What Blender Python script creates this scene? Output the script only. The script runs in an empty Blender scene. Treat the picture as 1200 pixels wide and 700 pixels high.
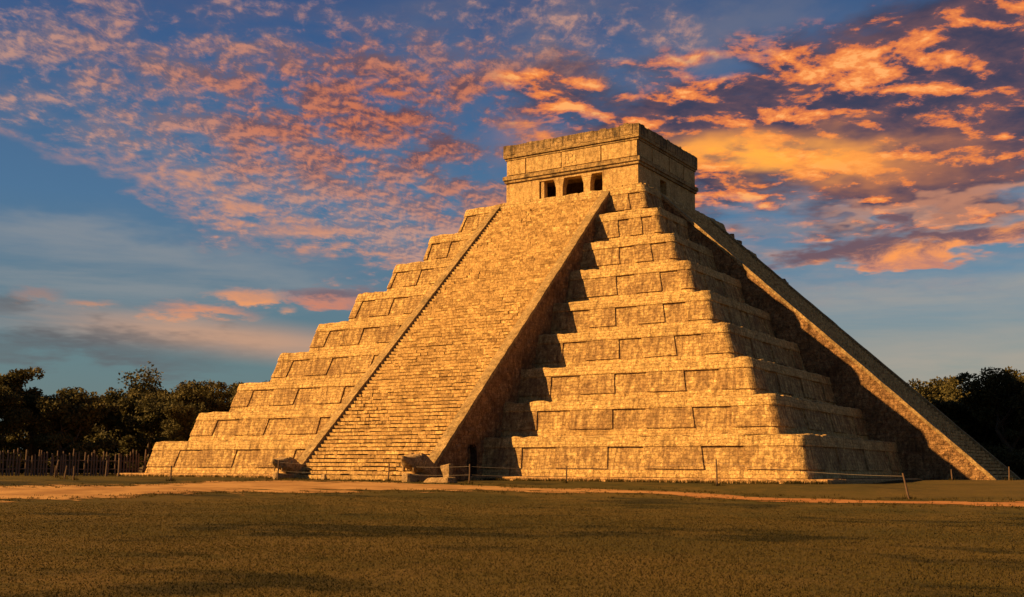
import bpy, bmesh, math, random
import numpy as np
from mathutils import Vector, Matrix, noise

random.seed(7); np.random.seed(7)
D = bpy.data
scene = bpy.context.scene
col = scene.collection
R_ = math.radians
PI = math.pi

# ------------------------------------------------------------------ camera
CAM = Vector((46.403, -88.2535, 0.3594))
YAW, PIT, FPX, CY, ROLL = 0.5635, 0.1478, 1291.4554, 9.2568, 0.0059
cam_d = D.cameras.new('camera'); cam = D.objects.new('camera', cam_d); col.objects.link(cam)
scene.camera = cam
F = Vector((-math.sin(YAW)*math.cos(PIT), math.cos(YAW)*math.cos(PIT), math.sin(PIT)))
Rt = Vector((math.cos(YAW), math.sin(YAW), 0)); Up = Rt.cross(F)
R2 = Rt*math.cos(ROLL) + Up*math.sin(ROLL); U2 = -Rt*math.sin(ROLL) + Up*math.cos(ROLL)
M = Matrix.Identity(4)
for i in range(3):
    M[i][0] = R2[i]; M[i][1] = U2[i]; M[i][2] = -F[i]; M[i][3] = CAM[i]
cam.matrix_world = M
cam_d.sensor_width = 36; cam_d.lens = 36*FPX/1200; cam_d.shift_y = CY/1200
cam_d.clip_start = 0.1; cam_d.clip_end = 9000
scene.render.resolution_x = 1024; scene.render.resolution_y = 597
scene.view_settings.view_transform = 'Standard'; scene.view_settings.look = 'None'
scene.view_settings.gamma = 1
scene.view_settings.exposure = 1.09

# ------------------------------------------------------------------ sun
SAZ, SEL = R_(43), R_(30)
sd = D.lights.new('sun', 'SUN'); sd.energy = 5.0; sd.angle = R_(0.6); sd.color = (1.0, 0.58, 0.215)
sun = D.objects.new('sun', sd); col.objects.link(sun)
trav = Vector((math.sin(SAZ)*math.cos(SEL), math.cos(SAZ)*math.cos(SEL), -math.sin(SEL)))
sun.rotation_euler = trav.to_track_quat('-Z', 'Y').to_euler()
sun.location = (-60, -80, 60)

# ------------------------------------------------------------------ node helper
class S:
    """tiny expression wrapper round a node socket"""
    def __init__(s, g, sock): s.g = g; s.k = sock
    def __add__(s, o): return s.g.m('ADD', s, o)
    __radd__ = __add__
    def __sub__(s, o): return s.g.m('SUBTRACT', s, o)
    def __rsub__(s, o): return s.g.m('SUBTRACT', o, s)
    def __mul__(s, o): return s.g.m('MULTIPLY', s, o)
    __rmul__ = __mul__
    def __truediv__(s, o): return s.g.m('DIVIDE', s, o)
    def __rtruediv__(s, o): return s.g.m('DIVIDE', o, s)
class G:
    def __init__(s, tree): s.t = tree; s.n = tree.nodes; s.l = tree.links
    def put(s, sock, v):
        if isinstance(v, S): s.l.new(v.k, sock)
        elif v is not None:
            if isinstance(v, tuple) and len(v) == 3 and sock.type == 'RGBA': v = (*v, 1)
            sock.default_value = v
    def m(s, op, a, b=None, c=None, clamp=False):
        n = s.n.new('ShaderNodeMath'); n.operation = op; n.use_clamp = clamp
        s.put(n.inputs[0], a); s.put(n.inputs[1], b) if b is not None else None
        if c is not None: s.put(n.inputs[2], c)
        return S(s, n.outputs[0])
    def mx(s, a, b): return s.m('MAXIMUM', a, b)
    def mn(s, a, b): return s.m('MINIMUM', a, b)
    def clamp(s, a): return s.m('ADD', a, 0.0, clamp=True)
    def sm(s, x, a, b, lo=0.0, hi=1.0):
        n = s.n.new('ShaderNodeMapRange'); n.interpolation_type = 'SMOOTHSTEP'
        s.put(n.inputs[0], x); s.put(n.inputs[1], a); s.put(n.inputs[2], b); s.put(n.inputs[3], lo); s.put(n.inputs[4], hi)
        return S(s, n.outputs[0])
    def lin(s, x, a, b, lo=0.0, hi=1.0):
        n = s.n.new('ShaderNodeMapRange')
        s.put(n.inputs[0], x); s.put(n.inputs[1], a); s.put(n.inputs[2], b); s.put(n.inputs[3], lo); s.put(n.inputs[4], hi)
        return S(s, n.outputs[0])
    def xyz(s, x, y, z=0.0):
        n = s.n.new('ShaderNodeCombineXYZ')
        for i, v in enumerate((x, y, z)): s.put(n.inputs[i], v)
        return S(s, n.outputs[0])
    def sep(s, v):
        n = s.n.new('ShaderNodeSeparateXYZ'); s.put(n.inputs[0], v)
        return [S(s, o) for o in n.outputs]
    def vm(s, op, a, b=None):
        n = s.n.new('ShaderNodeVectorMath'); n.operation = op
        s.put(n.inputs[0], a); s.put(n.inputs[1], b) if b is not None else None
        return S(s, n.outputs['Value' if op in ('DOT_PRODUCT', 'LENGTH') else 'Vector'])
    def noise(s, vec, scale, detail=4, rough=0.55, dist=0.0, col=False, lac=2.0):
        n = s.n.new('ShaderNodeTexNoise')
        s.put(n.inputs['Vector'], vec); n.inputs['Scale'].default_value = scale
        n.inputs['Detail'].default_value = detail; n.inputs['Roughness'].default_value = rough
        n.inputs['Distortion'].default_value = dist; n.inputs['Lacunarity'].default_value = lac
        return S(s, n.outputs['Color' if col else 'Fac'])
    def vor(s, vec, scale, out='Distance', feat='F1', rnd=1.0):
        n = s.n.new('ShaderNodeTexVoronoi'); n.feature = feat
        s.put(n.inputs['Vector'], vec); n.inputs['Scale'].default_value = scale; n.inputs['Randomness'].default_value = rnd
        return S(s, n.outputs[out])
    def mix(s, f, a, b, mode='MIX'):
        n = s.n.new('ShaderNodeMix'); n.data_type = 'RGBA'; n.blend_type = mode; n.clamp_factor = True
        s.put(n.inputs[0], f); s.put(n.inputs[6], a); s.put(n.inputs[7], b)
        return S(s, n.outputs[2])
    def ramp(s, f, stops, interp='LINEAR'):
        n = s.n.new('ShaderNodeValToRGB'); cr = n.color_ramp; cr.interpolation = interp
        while len(cr.elements) < len(stops): cr.elements.new(0.5)
        for e, (p, c) in zip(cr.elements, stops): e.position = p; e.color = (*c, 1)
        s.put(n.inputs[0], f); return S(s, n.outputs[0])
    def coord(s, which='Object'):
        n = s.n.new('ShaderNodeTexCoord'); return S(s, n.outputs[which])
    def geo(s, which):
        n = s.n.new('ShaderNodeNewGeometry'); return S(s, n.outputs[which])
    def bump(s, h, strength=0.5, dist=0.05, normal=None):
        n = s.n.new('ShaderNodeBump'); n.inputs['Strength'].default_value = strength; n.inputs['Distance'].default_value = dist
        s.put(n.inputs['Height'], h)
        if normal is not None: s.put(n.inputs['Normal'], normal)
        return S(s, n.outputs[0])

def new_mat(name):
    m = D.materials.new(name); m.use_nodes = True
    g = G(m.node_tree); b = m.node_tree.nodes['Principled BSDF']
    b.inputs['Roughness'].default_value = 0.9
    b.inputs['Specular IOR Level'].default_value = 0.15
    return m, g, b

# ------------------------------------------------------------------ sky
def azel(px, py):
    v = F + R2*((px-600)/FPX) - U2*((py-350-CY)/FPX); v.normalize()
    return math.atan2(v.dot(Rt), v.dot(Vector((-math.sin(YAW), math.cos(YAW), 0)))), math.asin(v.z)
def build_world():
    w = D.worlds.new('World'); scene.world = w; w.use_nodes = True
    t = w.node_tree; t.nodes.clear(); g = G(t)
    d = g.coord('Generated')
    # azimuth measured from the pyramid's bearing, elevation; both in "units" of 1/1291 rad
    Fh = Vector((-math.sin(YAW), math.cos(YAW), 0))
    dr = g.vm('DOT_PRODUCT', d, tuple(Rt)); df = g.vm('DOT_PRODUCT', d, tuple(Fh)); dz = g.sep(d)[2]
    az = g.m('ARCTAN2', dr, df)*1291.0; el = g.m('ARCSINE', dz)*1291.0
    zz = g.mx(dz, 0.0) + 0.13
    P = g.xyz(dr/zz, df/zz, 0.0)             # the flat cloud layer seen in perspective
    # domain warp for the cloud-bank outlines
    wn = g.noise(P, 2.2, 4, 0.6, col=True); wn2 = g.noise(P, 7.0, 3, 0.6, col=True)
    wx, wy, _ = g.sep(wn); vx, vy, _ = g.sep(wn2)
    azw = az + (wx-0.5)*260.0 + (vx-0.5)*90.0
    elw = el + (wy-0.5)*150.0 + (vy-0.5)*60.0
    def ell(px, py, rx, ry, rot=0.0, soft=0.6, plain=False):
        a0, e0 = azel(px, py); a0 *= 1291; e0 *= 1291
        u = (az if plain else azw) - a0; v = (el if plain else elw) - e0
        c, s = math.cos(R_(rot)), math.sin(R_(rot))
        uu = (u*c + v*s)/rx; vv = (v*c - u*s)/ry
        r = g.m('SQRT', uu*uu + vv*vv)
        return g.sm(r, 1.0+soft, 1.0-soft)
    # ---- clear sky: Nishita, graded towards the deep blue of the evening
    sky = t.nodes.new('ShaderNodeTexSky'); sky.sky_type = 'NISHITA'; sky.sun_disc = False
    sky.sun_elevation = SEL; sky.sun_rotation = math.atan2(-trav.x, -trav.y)
    sky.altitude = 0; sky.air_density = 1.0; sky.dust_density = 1.0
    nis = S(g, sky.outputs[0])
    nis = g.mix(1.0, nis, (0.020, 0.020, 0.020), 'MULTIPLY')
    elf = el/600.0
    grad_l = g.ramp(elf, [(0.0, (0.175, 0.205, 0.180)), (0.20, (0.135, 0.225, 0.245)), (0.50, (0.078, 0.180, 0.320)), (0.80, (0.046, 0.112, 0.265)), (1.0, (0.028, 0.072, 0.205))])
    grad_r = g.ramp(elf, [(0.0, (0.36, 0.33, 0.25)), (0.20, (0.30, 0.335, 0.305)), (0.36, (0.125, 0.265, 0.385)), (0.65, (0.068, 0.160, 0.330)), (1.0, (0.030, 0.080, 0.205))])
    grad = g.mix(g.sm(az, -250.0, 560.0), grad_l, grad_r)
    base = g.mix(0.85, nis, grad)
    # ---- cloud textures
    n_big = g.noise(P, 2.4, 8, 0.60, 0.15)
    n_big_o = g.noise(g.vm('ADD', P, (0.015, 0.085, 0.0)), 2.4, 8, 0.60, 0.15)
    n_mid = g.noise(P, 8.0, 7, 0.62, 0.2)
    n_mid_o = g.noise(g.vm('ADD', P, (0.0, 0.035, 0.0)), 8.0, 7, 0.62, 0.2)
    Pp = g.vm('MULTIPLY', P, (1.0, 0.60, 1.0))
    n_puff = g.noise(Pp, 25.0, 6, 0.64, 0.25)
    n_puff_o = g.noise(g.vm('ADD', Pp, (0.003, 0.010, 0.0)), 25.0, 6, 0.64, 0.25)
    n_str = g.noise(g.xyz(az/420.0 + el/900.0, el/46.0, 3.0), 1.0, 6, 0.6, 0.3)
    n_fil = g.noise(g.xyz(az/70.0, el/26.0, 8.0), 1.0, 6, 0.65, 0.4)
    def over(below, dens, colr): return g.mix(dens, below, colr)
    def ray2(px, py): a0, e0 = azel(px, py); return a0*1291, e0*1291
    c = base
    # pale veils
    veil = g.clamp(ell(1010, 235, 340, 80, 4)*g.sm(n_str, 0.32, 0.66))
    c = over(c, veil*0.72, g.mix(g.sm(n_mid, 0.38, 0.66), (0.25, 0.215, 0.235), (0.62, 0.30, 0.17)))
    veil2 = g.clamp(ell(1120, 385, 230, 62, 0)*g.sm(n_str, 0.25, 0.7))
    c = over(c, veil2*0.60, (0.42, 0.35, 0.28))
    veil3 = g.clamp(ell(720, 45, 250, 70, 0)*g.sm(n_big, 0.35, 0.60))
    c = over(c, veil3*0.50, (0.19, 0.18, 0.22))
    veil4 = g.clamp(ell(130, 320, 210, 50, 0)*g.sm(n_str, 0.30, 0.65))
    c = over(c, veil4*0.55, (0.29, 0.29, 0.29))
    # A: mottled altocumulus field on the left
    mA = g.mx(g.mx(ell(340, 125, 300, 105, -4, 0.5), ell(400, 220, 260, 85, -14, 0.35)), ell(100, 70, 220, 75, 0, 0.6)*0.62)
    mA = g.mx(mA, ell(640, 70, 150, 60, 0, 0.5)*0.7)
    core = ell(440, 138, 230, 72, -6, 0.9)
    low = ell(360, 235, 270, 70, -14, 0.7)
    haze = g.clamp(mA*g.sm(n_mid, 0.30, 0.62))
    c = over(c, haze*0.45, g.mix(low, (0.17, 0.125, 0.165), (0.27, 0.26, 0.31)))
    fieldA = n_puff*0.62 + n_mid*0.66 + (n_big-0.5)*0.25 + mA*0.20
    dA = g.sm(fieldA, 0.69, 0.93)*g.sm(mA, 0.02, 0.4)
    baseA = g.clamp(core*g.sm(n_mid + (n_big-0.5)*0.6, 0.42, 0.60))
    c = over(c, baseA*0.75, (0.125, 0.065, 0.090))
    litA = g.clamp((n_puff - n_puff_o)*5.0 + 0.42 + (n_big-0.5)*2.2 + (n_mid - n_mid_o)*2.5)
    colA = g.mix(litA, g.mix(core, (0.23, 0.17, 0.20), (0.135, 0.060, 0.070)), g.mix(core, (0.55, 0.29, 0.215), (0.66, 0.185, 0.075)))
    c = over(c, dA*0.80, colA)
    # thin bright rims of the field
    rim = g.mx(ell(170, 195, 150, 11, -9, 0.9), g.mx(ell(300, 262, 190, 12, -14, 0.9), ell(410, 300, 110, 13, -5, 0.9)))
    c = over(c, rim*g.sm(n_mid*0.6+n_puff*0.4, 0.38, 0.62)*0.85, (0.60, 0.27, 0.17))
    # B: the great sunset bank on the right
    mB = g.mx(g.mx(ell(950, 145, 320, 80, 10, 0.5), ell(1110, 110, 280, 105, 12, 0.5)), g.mx(ell(820, 150, 150, 62, 6, 0.6), ell(700, 120, 120, 36, 0, 0.8)*0.5))
    fB = n_big*0.85 + n_mid*0.40 + mB*0.42
    dB = g.sm(fB, 0.60, 0.90)*g.sm(mB, 0.02, 0.3)
    rel = (n_big - n_big_o)*4.2 + (n_mid - n_mid_o)*3.2
    glow2 = ell(900, 130, 310, 100, 8, 0.9)
    warm = g.clamp(glow2*0.40 + rel - 0.03 + (n_mid-0.5)*1.1 + (n_big-0.5)*-0.9)
    dark = g.mix(g.sm(n_mid, 0.35, 0.65), (0.045, 0.045, 0.085), (0.140, 0.075, 0.090))
    hot = g.ramp(warm, [(0.0, (0.13, 0.07, 0.10)), (0.25, (0.25, 0.095, 0.09)), (0.50, (0.66, 0.17, 0.055)), (0.78, (0.92, 0.27, 0.06)), (1.0, (1.0, 0.42, 0.12))])
    colB = g.mix(g.sm(warm, 0.10, 0.50), dark, hot)
    c = over(c, dB*0.95, colB)
    sheet = ell(875, 184, 190, 27, -3, 0.9)*g.sm(n_str*0.5 + n_fil*0.5, 0.30, 0.54)
    c = over(c, sheet*0.88, g.mix(ell(875, 183, 130, 24, -3, 0.95, True), (0.82, 0.27, 0.07), (1.15, 0.45, 0.06)))
    # C: long low streak, right: dark top, glowing underside
    a0, e0 = ray2(1080, 285)
    mC = ell(1085, 282, 200, 22, 6, 0.8)
    dC = g.sm(mC*0.50 + n_fil*0.45 + (n_mid-0.5)*0.35, 0.40, 0.66)
    cu = (el - e0) - (az - a0)*0.10
    colC = g.mix(g.sm(cu + (n_fil-0.5)*70.0, -16.0, 6.0), g.mix(g.sm(n_fil, 0.35, 0.65), (0.98, 0.33, 0.08), (0.52, 0.21, 0.15)), (0.15, 0.085, 0.105))
    c = over(c, dC*0.92, colC)
    mC2 = ell(1130, 222, 150, 11, 5, 0.9); c = over(c, g.sm(mC2*0.5+n_fil*0.5, 0.40, 0.75)*0.6, (0.68, 0.29, 0.16))
    mC3 = ell(1030, 250, 110, 9, 5, 0.9); c = over(c, g.sm(mC3*0.5+n_fil*0.5, 0.40, 0.75)*0.5, (0.60, 0.32, 0.22))
    # E: small separate clouds, left
    def small(px, py, rx, ry, cc, k=0.9):
        a0, e0 = ray2(px, py)
        u = (az - a0 + (n_fil-0.5)*rx*1.6)/rx; v = (el - e0 + (n_mid-0.5)*ry*3.5 + (n_fil-0.5)*ry*4.5)/ry
        r = g.m('SQRT', u*u + v*v)
        return over(c, g.sm(r + (0.5-n_fil)*2.2, 1.5, 0.1)*k, g.mix(g.sm(v, -0.6, 0.8), cc, tuple(x*0.6+y*0.4 for x, y in zip(cc, (0.25, 0.2, 0.22)))))
    for args in [(238, 365, 55, 9, (0.74, 0.28, 0.13)), (290, 345, 42, 7, (0.74, 0.30, 0.14)), (388, 350, 48, 11, (0.62, 0.22, 0.13)), (395, 342, 50, 6, (0.15, 0.12, 0.15)),
                 (106, 357, 26, 5, (0.50, 0.25, 0.16)), (44, 345, 24, 8, (0.30, 0.21, 0.19)), (336, 366, 10, 5, (0.62, 0.30, 0.17)), (305, 350, 22, 6, (0.80, 0.32, 0.13))]:
        c = small(*args)
    # F: peach band and grey bank low on the left
    bandF = ell(265, 396, 190, 17, -4, 0.9, True)*g.sm(n_str, 0.15, 0.5)
    c = over(c, bandF*0.8, g.mix(g.sm(n_str, 0.3, 0.65), (0.40, 0.26, 0.20), (0.60, 0.33, 0.20)))
    bandG = ell(50, 398, 150, 20, -4, 0.9)*g.sm(n_str, 0.2, 0.6)
    c = over(c, bandG*0.9, (0.115, 0.112, 0.120))
    c = g.mix(g.sm(el, 620.0, 1000.0)*0.75, c, (0.050, 0.042, 0.055))  # unseen sky overhead dulled to cut its blue light on shaded stone
    # below the horizon: dull earth light
    c = g.mix(g.sm(dz, -0.005, -0.03), c, (0.05, 0.04, 0.03))
    bg = t.nodes.new('ShaderNodeBackground'); bg.inputs[1].default_value = 0.50
    g.put(bg.inputs[0], c)
    out = t.nodes.new('ShaderNodeOutputWorld'); t.links.new(bg.outputs[0], out.inputs[0])
    w.cycles.sampling_method = 'MANUAL'; w.cycles.sample_map_resolution = 512
build_world()

# ------------------------------------------------------------------ materials
def stone(name, c1, c2, cs, bw=0.45, rh=0.24, mortar=0.012, bump=0.6, island=False, stain=0.5, fine=1.0, brick=True, streak=0.5, lichen=0.0, zl=(0, 1), wear_shade=0.0, mot=0.8, bc=0.6):
    m, g, b = new_mat(name)
    co = g.coord('Object'); x, y, z = g.sep(co)
    nx, ny, nz = g.sep(g.coord('Normal'))
    sel = g.m('GREATER_THAN', g.m('ABSOLUTE', nx), g.m('ABSOLUTE', ny))
    u = x*(1.0-sel) + y*sel
    wob = g.noise(co, 1.3, 3, 0.6); wob2 = g.noise(g.vm('ADD', co, (7.3, 3.1, 9.2)), 1.6, 3, 0.6)
    n1 = g.noise(co, 0.55, 6, 0.65); n2 = g.noise(co, 3.2, 5, 0.65); n3 = g.noise(co, 11.0, 4, 0.7)
    sv = g.noise(g.xyz(u*3.4, z*0.5 + wob*1.2, sel*5.0), 1.0, 6, 0.65)          # rain streaks
    colr = g.mix(g.sm(n2, 0.32, 0.68), c1, c2)
    if brick:
        bt = g.n.new('ShaderNodeTexBrick'); bt.offset = 0.5; bt.offset_frequency = 2; bt.squash = 1
        g.put(bt.inputs['Vector'], g.xyz(u + (wob-0.5)*1.0, z + (wob2-0.5)*0.34, 0.0))
        bt.inputs['Color1'].default_value = (0.62, 0.62, 0.62, 1); bt.inputs['Color2'].default_value = (1.18, 1.18, 1.18, 1)
        bt.inputs['Mortar'].default_value = (0.30, 0.26, 0.22, 1)
        bt.inputs['Scale'].default_value = 1; bt.inputs['Mortar Size'].default_value = mortar; bt.inputs['Mortar Smooth'].default_value = 0.6
        bt.inputs['Brick Width'].default_value = bw; bt.inputs['Row Height'].default_value = rh; bt.inputs['Bias'].default_value = 0.1
        colr = g.mix(bc, colr, S(g, bt.outputs['Color']), 'MULTIPLY')
        mort = S(g, bt.outputs['Fac'])
    if island:
        ri = g.geo('Random Per Island')
        colr = g.mix(1.0, colr, g.ramp(ri, [(0, (0.66, 0.61, 0.56)), (0.22, (0.88, 0.85, 0.81)), (0.7, (1.05, 1.03, 1.0)), (1, (1.22, 1.2, 1.16))]), 'MULTIPLY')
    st = g.clamp(g.sm(sv, 0.50, 0.72)*streak + g.sm(n1, 0.50, 0.68)*stain)
    st = st*g.sm(n3, 0.30, 0.55, 0.45, 1.0)
    colr = g.mix(st, colr, cs)
    if wear_shade > 0:
        at = g.n.new('ShaderNodeAttribute'); at.attribute_name = 'wear_shade'; wv = S(g, at.outputs['Fac'])
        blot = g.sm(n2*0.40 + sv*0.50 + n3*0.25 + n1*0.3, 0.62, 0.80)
        colr = g.mix(wv*blot*wear_shade, colr, (0.20, 0.115, 0.05))  # weathering blotches that also paint shade into the panels below the cornice
    if mot > 0:
        mo = g.noise(g.vm('MULTIPLY', co, (1.0, 1.0, 0.55)), 4.6, 3, 0.75)
        colr = g.mix(mot, colr, g.ramp(mo, [(0.30, (0.42, 0.38, 0.34)), (0.46, (0.86, 0.84, 0.80)), (0.60, (1.08, 1.08, 1.06)), (0.75, (1.45, 1.48, 1.45))]), 'MULTIPLY')
    if lichen > 0:
        lz = g.sm(z + (n2-0.5)*1.0 + (sv-0.5)*3.2, zl[0], zl[1])
        colr = g.mix(lz*lichen, colr, (0.050, 0.040, 0.028))
    colr = g.mix(0.9, colr, g.mix(g.sm(n3, 0.25, 0.75), (0.48, 0.45, 0.42), (1.52, 1.54, 1.52)), 'MULTIPLY')
    pit = g.sm(g.noise(co, 7.0, 4, 0.7), 0.62, 0.70)
    colr = g.mix(pit*0.55, colr, (0.10, 0.058, 0.026))
    g.put(b.inputs['Base Color'], colr)
    h = n3*0.35*fine + n2*0.5 + g.noise(co, 34.0, 3, 0.6)*0.14*fine
    if brick: h = h - mort*0.40*bc - (1.0-bc)*0.1 + S(g, bt.outputs['Color'])*0.2
    g.put(b.inputs['Normal'], g.bump(h - pit*0.25, bump, 0.12))
    return m
C1, C2, CS = (0.59, 0.400, 0.158), (0.46, 0.293, 0.106), (0.155, 0.090, 0.036)
M_terr = stone('limestone_masonry', C1, C2, CS, 0.36, 0.22, 0.009, 0.9, stain=0.48, streak=0.95, wear_shade=0.75, bc=0.50)
M_side = stone('rubble_masonry', (0.36, 0.21, 0.09), (0.22, 0.12, 0.052), (0.075, 0.04, 0.02), 0.30, 0.26, 0.012, 1.0, stain=0.65, streak=0.8)
M_step = stone('step_stone', (0.51, 0.342, 0.135), (0.345, 0.215, 0.082), (0.16, 0.09, 0.036), island=True, brick=False, bump=0.6, stain=0.45, streak=0.0, mot=0.9)
M_bal = stone('balustrade_stone', (0.37, 0.255, 0.11), (0.27, 0.175, 0.072), (0.11, 0.078, 0.036), 0.9, 0.5, 0.008, 0.45, stain=0.6, streak=0.3)
M_temple = stone('temple_plaster_stone', (0.52, 0.355, 0.145), (0.42, 0.27, 0.105), (0.15, 0.088, 0.036), 0.7, 0.35, 0.004, 0.35, stain=0.5, streak=0.75, mot=0.5, bc=0.35)
M_corn = stone('weathered_cornice_stone', (0.42, 0.285, 0.12), (0.30, 0.195, 0.08), (0.060, 0.042, 0.024), 0.5, 0.22, 0.008, 0.5, stain=0.8, streak=0.8)
M_par = stone('blackened_parapet_stone', (0.42, 0.28, 0.12), (0.29, 0.185, 0.08), (0.050, 0.036, 0.022), 0.5, 0.3, 0.012, 0.6, stain=0.7, streak=1.0, lichen=0.55, zl=(28.9, 30.2))
M_plinth = stone('plinth_stone', (0.50, 0.30, 0.125), (0.40, 0.235, 0.095), (0.18, 0.10, 0.04), 0.6, 0.18, 0.02, 0.6, stain=0.4, streak=0.1)
M_rock = stone('carved_stone', (0.38, 0.26, 0.125), (0.27, 0.175, 0.08), (0.09, 0.055, 0.03), brick=False, bump=0.6, stain=0.6, streak=0.3)
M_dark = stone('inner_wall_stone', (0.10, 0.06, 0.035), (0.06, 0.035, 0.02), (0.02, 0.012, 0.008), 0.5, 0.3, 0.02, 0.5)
M_roof = stone('roof_lime_concrete', (0.35, 0.28, 0.19), (0.25, 0.2, 0.13), (0.09, 0.07, 0.05), brick=False, bump=0.4)

def mat_wood(name, c1, c2):
    m, g, b = new_mat(name); co = g.coord('Object')
    n = g.noise(g.vm('MULTIPLY', co, (9.0, 9.0, 0.9)), 2.0, 5, 0.65)
    ri = g.geo('Random Per Island')
    g.put(b.inputs['Base Color'], g.mix(0.6, g.mix(n, c1, c2), g.mix(ri, (0.6, 0.6, 0.6), (1.3, 1.3, 1.3)), 'MULTIPLY'))
    g.put(b.inputs['Normal'], g.bump(n, 0.4, 0.02)); return m
M_post = mat_wood('weathered_post_wood', (0.08, 0.048, 0.03), (0.17, 0.105, 0.06))
M_stake = mat_wood('grey_stake_wood', (0.09, 0.055, 0.035), (0.20, 0.135, 0.09))
M_bark = mat_wood('bark', (0.06, 0.04, 0.025), (0.13, 0.095, 0.06))
mw, gw, bw_ = new_mat('fence_wire_metal'); bw_.inputs['Base Color'].default_value = (0.30, 0.24, 0.18, 1); bw_.inputs['Metallic'].default_value = 0.4
gw.put(bw_.inputs['Roughness'], gw.noise(gw.coord('Object'), 8.0)*0.4 + 0.4); M_wire = mw

def mat_leaf(name, c1, c2, c3):
    m, g, b = new_mat(name); co = g.coord('Object')
    n = g.noise(co, 0.55, 4, 0.6); ri = g.geo('Random Per Island')
    oi = g.n.new('ShaderNodeObjectInfo'); rnd = S(g, oi.outputs['Random'])
    cc = g.mix(g.sm(n, 0.35, 0.65), c1, c2); cc = g.mix(ri*0.45, cc, c3)
    cc = g.mix(0.5, cc, g.mix(rnd, (0.7, 0.75, 0.8), (1.25, 1.15, 1.0)), 'MULTIPLY')
    g.put(b.inputs['Base Color'], cc); b.inputs['Roughness'].default_value = 0.75
    tr = g.n.new('ShaderNodeBsdfTranslucent'); g.put(tr.inputs[0], cc)
    mx = g.n.new('ShaderNodeMixShader'); mx.inputs[0].default_value = 0.18
    g.l.new(b.outputs[0], mx.inputs[1]); g.l.new(tr.outputs[0], mx.inputs[2])
    g.l.new(mx.outputs[0], g.n['Material Output'].inputs[0]); return m
M_leaf = mat_leaf('tree_leaves', (0.050, 0.050, 0.017), (0.090, 0.078, 0.026), (0.135, 0.105, 0.034))
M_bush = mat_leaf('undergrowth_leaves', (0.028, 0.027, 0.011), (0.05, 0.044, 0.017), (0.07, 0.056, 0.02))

def sstep(a, b, x):
    t = min(1, max(0, (x-a)/(b-a))); return t*t*(3-2*t)
def gz(x, y):
    Dd = math.hypot(x-46.4, y+88.25)
    h = -.3 - .85*(1-sstep(38, 72, Dd)) + .2*sstep(-22, -12, y)*sstep(20, 30, x)
    dd = max(abs(x), abs(y)) - 28.9; k = 1-sstep(0.5, 7, dd)
    h = h*(1-k) + max(h, -.27)*k
    h += 0.05*noise.noise(Vector((x*0.11, y*0.11, 0)))*(1-sstep(60, 80, Dd))
    return h

def mat_ground():
    m, g, b = new_mat('mown_grass_ground'); co = g.coord('Object')
    # every noise is stretched a little so that mowing and tread lines read
    n0 = g.noise(co, 0.035, 4, 0.55); n1 = g.noise(co, 0.16, 5, 0.6, 0.4); n2 = g.noise(co, 0.9, 5, 0.62)
    n3 = g.noise(co, 5.0, 5, 0.7); n4 = g.noise(co, 26.0, 3, 0.7)
    grass = g.mix(g.sm(n1, 0.36, 0.64), (0.060, 0.049, 0.014), (0.108, 0.072, 0.020))
    grass = g.mix(g.sm(n2, 0.40, 0.66)*0.65, grass, (0.050, 0.044, 0.014))
    dry = g.sm(n0, 0.48, 0.66)*g.sm(n2, 0.35, 0.62)
    grass = g.mix(dry*0.5, grass, (0.150, 0.090, 0.030))
    nd = g.noise(g.vm('MULTIPLY', co, (0.30, 0.42, 1.0)), 1.0, 6, 0.62)
    nl = g.noise(g.vm('MULTIPLY', co, (0.09, 0.13, 1.0)), 1.0, 5, 0.6)
    clump = g.sm(nd*0.6 + nl*0.45, 0.53, 0.64)
    grass = g.mix(clump*0.8, grass, (0.022, 0.021, 0.009))
    grass = g.mix(0.75, grass, g.mix(n3, (0.40, 0.40, 0.42), (1.5, 1.5, 1.45)), 'MULTIPLY')
    grass = g.mix(0.3, grass, g.mix(n4, (0.45, 0.45, 0.45), (1.5, 1.5, 1.5)), 'MULTIPLY')
    g.put(b.inputs['Base Color'], grass); b.inputs['Roughness'].default_value = 1.0
    b.inputs['Specular IOR Level'].default_value = 0.05
    g.put(b.inputs['Normal'], g.bump(n3*0.6 + n4*0.4 + n2*0.8, 0.8, 0.08)); return m
M_ground = mat_ground()
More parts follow.
